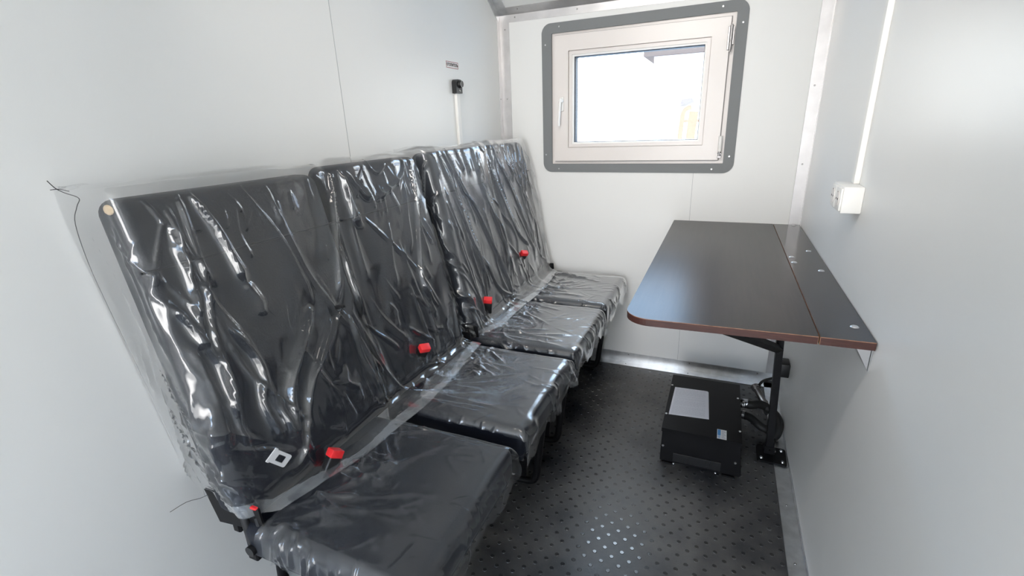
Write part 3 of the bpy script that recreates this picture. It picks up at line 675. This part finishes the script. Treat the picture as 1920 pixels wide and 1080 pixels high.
benchB = bench('farther black double seat, standing in the corner next to the window wall', 'double_seat', (2, 3), (1.64, 2.28), False)
def buckle(parent, p, rot, red_sz=(.024, .016)):
    bm = bmesh.new(); box(bm, -.015, .015, -.010, .010, -.055, 0, .004, 3); b = obj('belt_buckle', bm, BPLAS, parent, True)
    bm = bmesh.new(); box(bm, -.0155, .0155, -.011, .011, -.004, .014, .002, 2); rb = obj('release_button', bm, RED, b, True)
    bm = bmesh.new(); box(bm, -.011, .011, -.0015, .0015, -.13, -.045, .001, 1); st = obj('belt_stalk', bm, BPLAS, b)
    b.matrix_parent_inverse = Matrix.Identity(4); b.matrix_world = Matrix.Translation(Vector(p)-parent.location) @ rot
    for c_ in (rb, st): c_.matrix_parent_inverse = Matrix.Identity(4)
    return b
def rotm(ax, ay, az): return Matrix.Rotation(math.radians(az), 4, 'Z') @ Matrix.Rotation(math.radians(ay), 4, 'Y') @ Matrix.Rotation(math.radians(ax), 4, 'X')
BUK = [((.285, .795, .508), (0, 35, 75)), ((.258, 1.205, .572), (35, 10, 60)), ((.255, 1.640, .566), (20, 5, 20)), ((.235, 2.055, .640), (35, 10, 50))]
for i, (p, rt) in enumerate(BUK): buckle(benchA if i < 2 else benchB, p, rotm(*rt))
# a second red button low at the near end, and the loose steel tongue of the near belt
bm = bmesh.new(); box(bm, .268, .284, .598, .606, .528, .533, .002, 1); obj('release_button', bm, RED, benchA)
bm = bmesh.new(); frame_xz(bm, [(-.013, -.021), (.013, -.021), (.013, .019), (-.013, .019)], [(-.0068, -.012), (.0068, -.012), (.0068, .006), (-.0068, .006)], .004, .002, -.0012, .0012, 4)
box(bm, -.015, .015, -.0015, .0015, .014, .0205, .0006, 1)
tg = obj('belt_tongue', bm, mat('satin_steel', (.62, .62, .63), .5, .4), benchA); tg.matrix_parent_inverse = Matrix.Identity(4)
tg.matrix_world = Matrix.Translation(Vector((.278, .672, .590))-benchA.location) @ rotm(0, 0, 68) @ Matrix.Rotation(math.radians(-40), 4, 'Y')
# exposed foam at a tear in the near backrest
bm = bmesh.new(); g = bmesh.ops.create_icosphere(bm, subdivisions=2, radius=.011)
for v in g['verts']: v.co = Vector((v.co.x*1.2, v.co.y*.35, v.co.z*.8))+Vector((.100, .606, 1.076)) 
obj('exposed_foam', bm, FOAM, benchA, True)
# ---- film over the backrests
HEM_A = [(.38, .495), (.56, .50), (.60, .495), (.63, .47), (.70, .455), (.83, .430), (1.02, .415), (1.18, .415), (1.45, .44)]
HEM_B = [(1.45, .48), (1.60, .44), (1.97, .43), (2.20, .44), (2.30, .45), (2.37, .46), (2.6, .44)]
cutA = ([(.40, 1.455), (.573, 1.440), (.819, 1.438), (.957, 1.428), (1.067, 1.445), (1.12, 1.425), (1.25, 1.42)], 'max')
pcA = thing('plastic_cover', 'clear crumpled plastic film draped over both backrests of the nearer double seat', 'plastic cover', (.2, 1.0, .9), 'clear plastic film covers on the seats')
back_film('film_sheet', .598, 1.475, 1.115, HEM_A, FOLDS_A, pcA, True, False, [(1.045, 1.075, .012)], 3, cutA)
# seam threads hanging off the film's edge
bm = bmesh.new()
tube(bm, [(.006, .580, 1.125), (.010, .586, 1.112), (.008, .597, 1.103), (.012, .612, 1.092), (.010, .606, 1.078), (.006, .598, 1.05), (.006, .598, .98), (.006, .605, .90), (.006, .616, .80), (.006, .627, .70), (.006, .637, .60), (.006, .646, .50)], .0007, 5, 5)
tube(bm, [(.006, .580, 1.110), (.010, .590, 1.110), (.012, .602, 1.105)], .0006, 5, 3)
tube(bm, [(.085, .560, .492), (.10, .585, .500), (.12, .600, .503), (.13, .610, .507)], .0005, 5, 3)
obj('seam_thread', bm, THREAD, pcA, True)
bm = bmesh.new(); cyl(bm, (FX(.785)-.002, .962, .785), (1, 0, .2), .006, .026, 10, .003); cyl(bm, (FX(.772)+.004, .962, .771), (1, 0, .2), .0045, .006, 12)
for q in range(5):
    a = q*1.3; tube(bm, [(FX(.785)+.016, .962, .785), (FX(.785)+.018, .962+.009*math.cos(a), .785+.008*math.sin(a))], .0011, 5, 1)
obj('pull_through_knot', bm, BPLAS, pcA, True)
pcB = thing('plastic_cover', 'clear crumpled plastic film draped over both backrests of the farther double seat', 'plastic cover', (.2, 1.93, .9), 'clear plastic film covers on the seats')
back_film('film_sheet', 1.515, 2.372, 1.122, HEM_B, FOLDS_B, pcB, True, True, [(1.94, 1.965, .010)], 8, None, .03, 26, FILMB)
labs = ['thin clear plastic film on the nearest seat cushion, gathered at its near side', 'clear plastic film stretched flat on the second seat cushion from the camera',
        'clear plastic film on the third seat cushion from the camera, its front corner hanging loose', 'clear plastic film with a greyish sheen on the farthest seat cushion, next to the wall with the window']
for i, (y0, y1) in enumerate(CY):
    e = thing('plastic_cover', labs[i], 'plastic cover', (.45, (y0+y1)/2, .48), 'clear plastic film covers on the seats')
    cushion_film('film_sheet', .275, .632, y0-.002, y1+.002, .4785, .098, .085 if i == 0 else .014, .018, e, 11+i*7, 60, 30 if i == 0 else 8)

# ================================================================== TABLE
tb = thing('folding_table', 'dark brown wooden folding table with one black leg fixed to the right wall', 'table', (1.08, 1.81, 0))
X0, XJ, Y0, Y1, ZT0, ZT1 = .831, 1.2285, 1.218, D-.004, .7325, .75
def board(name, outline, edges_light):
    bm = bmesh.new(); O = round_poly(outline[0], outline[1], 12)
    top = [bm.verts.new((p.x, p.y, ZT1)) for p in O]; n = len(top)
    t1_ = [bm.verts.new((p.x, p.y, ZT1-.0016)) for p in O]; bot = [bm.verts.new((p.x, p.y, ZT0)) for p in O]
    fc = bm.faces.new(top); fc.material_index = 0
    for k in range(n):
        j = (k+1) % n
        a = bm.faces.new((top[k], t1_[k], t1_[j], top[j])); b = bm.faces.new((t1_[k], bot[k], bot[j], t1_[j]))
        jt = abs(O[k].x-XJ) < .004 and abs(O[j].x-XJ) < .004
        a.material_index = 2; b.material_index = 2 if jt else 1
    fc = bm.faces.new(bot[::-1]); fc.material_index = 1
    bmesh.ops.recalc_face_normals(bm, faces=bm.faces[:])
    return obj(name, bm, [WENGE if 'leaf' in name else WENGE2, EDGEB, EDGEL], tb)
board('table_leaf', ([(X0, Y0-.018), (XJ-.0012, Y0-.002), (XJ-.0012, Y1), (X0, Y1)], [.058, .001, .001, .004]), 1)
board('fixed_strip', ([(XJ+.0012, Y0-.002), (W-.002, Y0), (W-.002, Y1), (XJ+.0012, Y1)], [.001, .001, .001, .001]), 1)
for p in [(1.301, 1.956), (1.304, 1.722), (1.303, 1.294), (1.303, 2.392)]:
    obj('bolt_head', screw_bm((p[0], p[1], ZT1), (0, 0, 1), .0085, .0022), STEEL, tb, True)
for yy in (1.863, 1.798):
    bm = bmesh.new(); cyl(bm, (1.243, yy, ZT1), (0, 0, 1), .0085, .0024, 18, .006); obj('hinge_bolt', bm, STEEL, tb, True)
bm = bmesh.new()
box(bm, W-.030, W-.0035, 1.235, 2.38, ZT0-.004, ZT0, .001, 1); box(bm, W-.0035, W-.0005, 1.235, 2.38, ZT0-.055, ZT0, .001, 1)
prism(bm, [Vector((W-.004, ZT0-.052)), Vector((W-.004, ZT0-.004)), Vector((W-.030, ZT0-.004))], lambda p: (p.x, 1.236, p.y), lambda p: (p.x, 1.239, p.y))
br = obj('wall_bracket', bm, STEEL, tb)
bm = bmesh.new()
box(bm, 1.170, 1.300, 1.78, 1.885, ZT0-.004, ZT0, .001, 1)
cyl(bm, (1.18, 1.83, ZT0-.010), (1, 0, 0), .006, .11, 12)
obj('leaf_hinge', bm, BLACK, tb)
bm = bmesh.new(); tube(bm, [(1.235, 1.86, ZT0-.004), (1.2675, 1.86, .012)], .0115, 4, 1, sq=True)
leg = obj('leg', bm, BLACK, tb)
bm = bmesh.new(); tube(bm, [(1.248, 1.86, .425), (1.02, 1.29, ZT0-.010)], .011, 4, 1, sq=True)
box(bm, .98, 1.06, 1.25, 1.31, ZT0-.004, ZT0, .001, 1)
obj('brace', bm, BLACK, tb)
bm = bmesh.new()
prism(bm, round_poly([(1.226, 1.800), (1.322, 1.797), (1.324, 1.893), (1.228, 1.895)], .010, 5), lambda p: (p.x, p.y, .0026), lambda p: (p.x, p.y, .010))
fp = obj('foot_plate', bm, BLACK, tb)
for p in [(1.240, 1.815), (1.308, 1.812), (1.309, 1.878), (1.286, 1.868)]:
    obj('bolt', screw_bm((p[0], p[1], .010), (0, 0, 1), .006, .0035), STEEL, fp, True)
bm = bmesh.new(); box(bm, 1.250, 1.285, 1.845, 1.850, .010, .038, .001, 1); box(bm, 1.250, 1.285, 1.872, 1.877, .010, .038, .001, 1); cyl(bm, (1.268, 1.840, .026), (0, 1, 0), .004, .042, 10)
obj('foot_hinge', bm, BLACK, tb)

# ================================================================== HEATER
ht = thing('heater_unit', 'black metal heater box standing on the rubber floor under the table', 'heater', (1.03, 1.88, 0))
bm = bmesh.new()
vs = box(bm, .903, 1.158, 1.685, 2.085, .006, .142, .002, 1)
for v in bm.verts:
    if v.co.z < .05: v.co.x += (.012 if v.co.x > 1 else -.002); v.co.y -= .004 if v.co.y < 1.8 else 0
obj('casing', bm, BLACK, ht)
bm = bmesh.new(); box(bm, .900, 1.161, 1.682, 2.088, .1405, .1425, .0006, 1); box(bm, .900, 1.161, 1.6815, 1.683, .128, .1425)
obj('lid', bm, BLACK, ht)
bm = bmesh.new(); box(bm, .945, 1.105, 1.676, 1.683, .016, .050, .001, 1); box(bm, .985, .998, 1.673, 1.678, .018, .045, .001, 1); box(bm, 1.055, 1.070, 1.673, 1.678, .026, .044, .001, 1)
obj('front_slot', bm, BPLAS, ht)
bm = bmesh.new()
for xx in (.93, 1.13): box(bm, xx-.02, xx+.02, 1.672, 2.1, .0015, .0065, .001, 1)
obj('mounting_foot', bm, BLACK, ht)
for p in [(.9055, 1.996), (.9055, 1.778), (1.152, 1.976), (1.155, 1.752)]: obj('screw', screw_bm((p[0], p[1], .1425), (0, 0, 1), .0045, .002), STEEL, ht, True)
for p in [(.909, .070), (1.148, .060)]: obj('screw', screw_bm((p[0], 1.681, p[1]), (0, -1, 0), .0045, .002), STEEL, ht, True)
for p in [(.95, 1.674), (1.09, 1.674)]: obj('screw', screw_bm((p[0], p[1]+.002, .0065), (0, 0, 1), .0045, .002), STEEL, ht, True)
bm = bmesh.new(); box(bm, 1.082, 1.1125, 1.684, 1.740, .1425, .1429); sk = obj('rating_sticker', bm, LABEL, ht)
bm = bmesh.new(); box(bm, 1.0835, 1.0935, 1.704, 1.738, .1429, .1431)
for k in range(5): box(bm, 1.085, 1.0925, 1.688+k*.003, 1.6893+k*.003, .1429, .1431)
obj('blue_band', bm, BLUE, sk)
bm = bmesh.new()
for k in range(8): box(bm, 1.0965, 1.1105-.003*(k % 3), 1.689+k*.006, 1.6905+k*.006, .1429, .1431)
obj('fine_print', bm, INK, sk)
def textlines(bm, ax, ay, bx, by, n, z, rng):
    pass
# paper sheet lying on the lid
ps = thing('instruction_sheet', 'white printed sheet of paper lying on top of the black heater box', 'paper', (.98, 1.88, .1425))
bm = bmesh.new(); q4 = [(.914, 1.776), (1.053, 1.790), (1.045, 1.992), (.918, 1.983)]
ol = round_poly(q4, [.0005, .0005, .009, .0005], 5)
prism(bm, ol, lambda p: (p.x, p.y, .1427), lambda p: (p.x, p.y, .1431))
sh = obj('sheet', bm, PAPER, ps)
bm = bmesh.new(); rg = random.Random(4)
for k in range(40):
    v_ = .04+k*.0235; yb_ = 1.776+.207*v_; x_ = .921+.004*v_
    e = 1.040-.006*v_ if k % 7 else .921+.1*rg.random()+.01
    if k in (12, 25): continue
    xx = x_
    while xx < e-.004:
        wl = rg.uniform(.004, .013); xe = min(xx+wl, e)
        s_ = .10; a_ = (xx, yb_+(xx-.914)*s_); b_ = (xe, yb_+(xe-.914)*s_)
        f_ = [bm.verts.new((a_[0], a_[1], .14325)), bm.verts.new((b_[0], b_[1], .14325)), bm.verts.new((b_[0], b_[1]+.0010, .14325)), bm.verts.new((a_[0], a_[1]+.0010, .14325))]
        bm.faces.new(f_); xx = xe+.0018
obj('printed_text', bm, mat('faint_grey_print', (.52, .52, .58), .8), sh)
# pipe stub and hoses behind the leg
bm = bmesh.new(); cyl(bm, (1.158, 2.020, .098), (1, 0, .05), .017, .030, 22); cyl(bm, (1.156, 2.020, .050), (1, 0, 0), .015, .030, 22)
obj('pipe_stub', bm, BPLAS, ht, True)
hz = thing('coolant_hose', 'upper thick black rubber hose with steel clamp running from heater box to the right wall', 'hose', (1.24, 2.06, .08))
bm = bmesh.new(); tube(bm, [(1.178, 2.020, .099), (1.205, 2.018, .100), (1.235, 2.035, .098), (1.262, 2.045, .085), (1.295, 2.020, .070), (1.306, 1.99, .050), (1.300, 1.965, .025), (1.288, 1.955, .012)], .0165, 18, 6); obj('hose_tube', bm, HOSE, hz, True)
bm = bmesh.new(); cyl(bm, (1.172, 2.020, .099), (1, 0, .02), .0185, .010, 24); cyl(bm, (1.186, 2.020, .1), (1, 0, .02), .0182, .006, 24); box(bm, 1.172, 1.192, 2.010, 2.020, .112, .122, .002, 1); cyl(bm, (1.176, 1.998, .108), (0, 0, 1), .004, .012, 8)
obj('hose_clamp', bm, STEEL, hz, True)
h2_ = thing('coolant_hose', 'lower black rubber hose curving along the floor beside the heater box', 'hose', (1.24, 1.96, .04))
bm = bmesh.new(); tube(bm, [(1.176, 2.020, .050), (1.21, 2.005, .048), (1.245, 1.975, .036), (1.275, 1.985, .030), (1.298, 2.05, .030), (1.300, 2.12, .022)], .0150, 18, 6); obj('hose_tube', bm, HOSE, h2_, True)
bm = bmesh.new(); cyl(bm, (1.178, 2.019, .050), (1, -.2, 0), .0168, .009, 24); obj('hose_clamp', bm, DSTEEL, h2_, True)
el = thing('pipe_elbow', 'dull steel pipe elbow fitting standing on the black hose behind the table leg', 'pipe fitting', (1.235, 2.06, .11))
bm = bmesh.new(); tube(bm, [(1.262, 2.060, .085), (1.245, 2.070, .105), (1.232, 2.085, .122), (1.222, 2.105, .130)], .0125, 16, 6); cyl(bm, (1.224, 2.100, .1295), (-.4, .8, .25), .0165, .016, 18); cyl(bm, (1.256, 2.063, .090), (-.6, .4, .7), .0155, .008, 18)
obj('elbow_body', bm, DSTEEL, el, True)
eb = thing('cable_box', 'small black junction box with a cable on the right wall behind the table leg', 'junction box', (W, 2.12, .24))
bm = bmesh.new(); box(bm, W-.040, W, 2.085, 2.150, .205, .262, .004, 2); obj('box_body', bm, BPLAS, eb, True)
bm = bmesh.new(); tube(bm, [(W-.022, 2.10, .207), (W-.05, 2.11, .185), (W-.085, 2.13, .15), (W-.092, 2.13, .11), (W-.075, 2.10, .06), (W-.055, 2.08, .030)], .0052, 10, 6); obj('cable', bm, HOSE, eb, True)
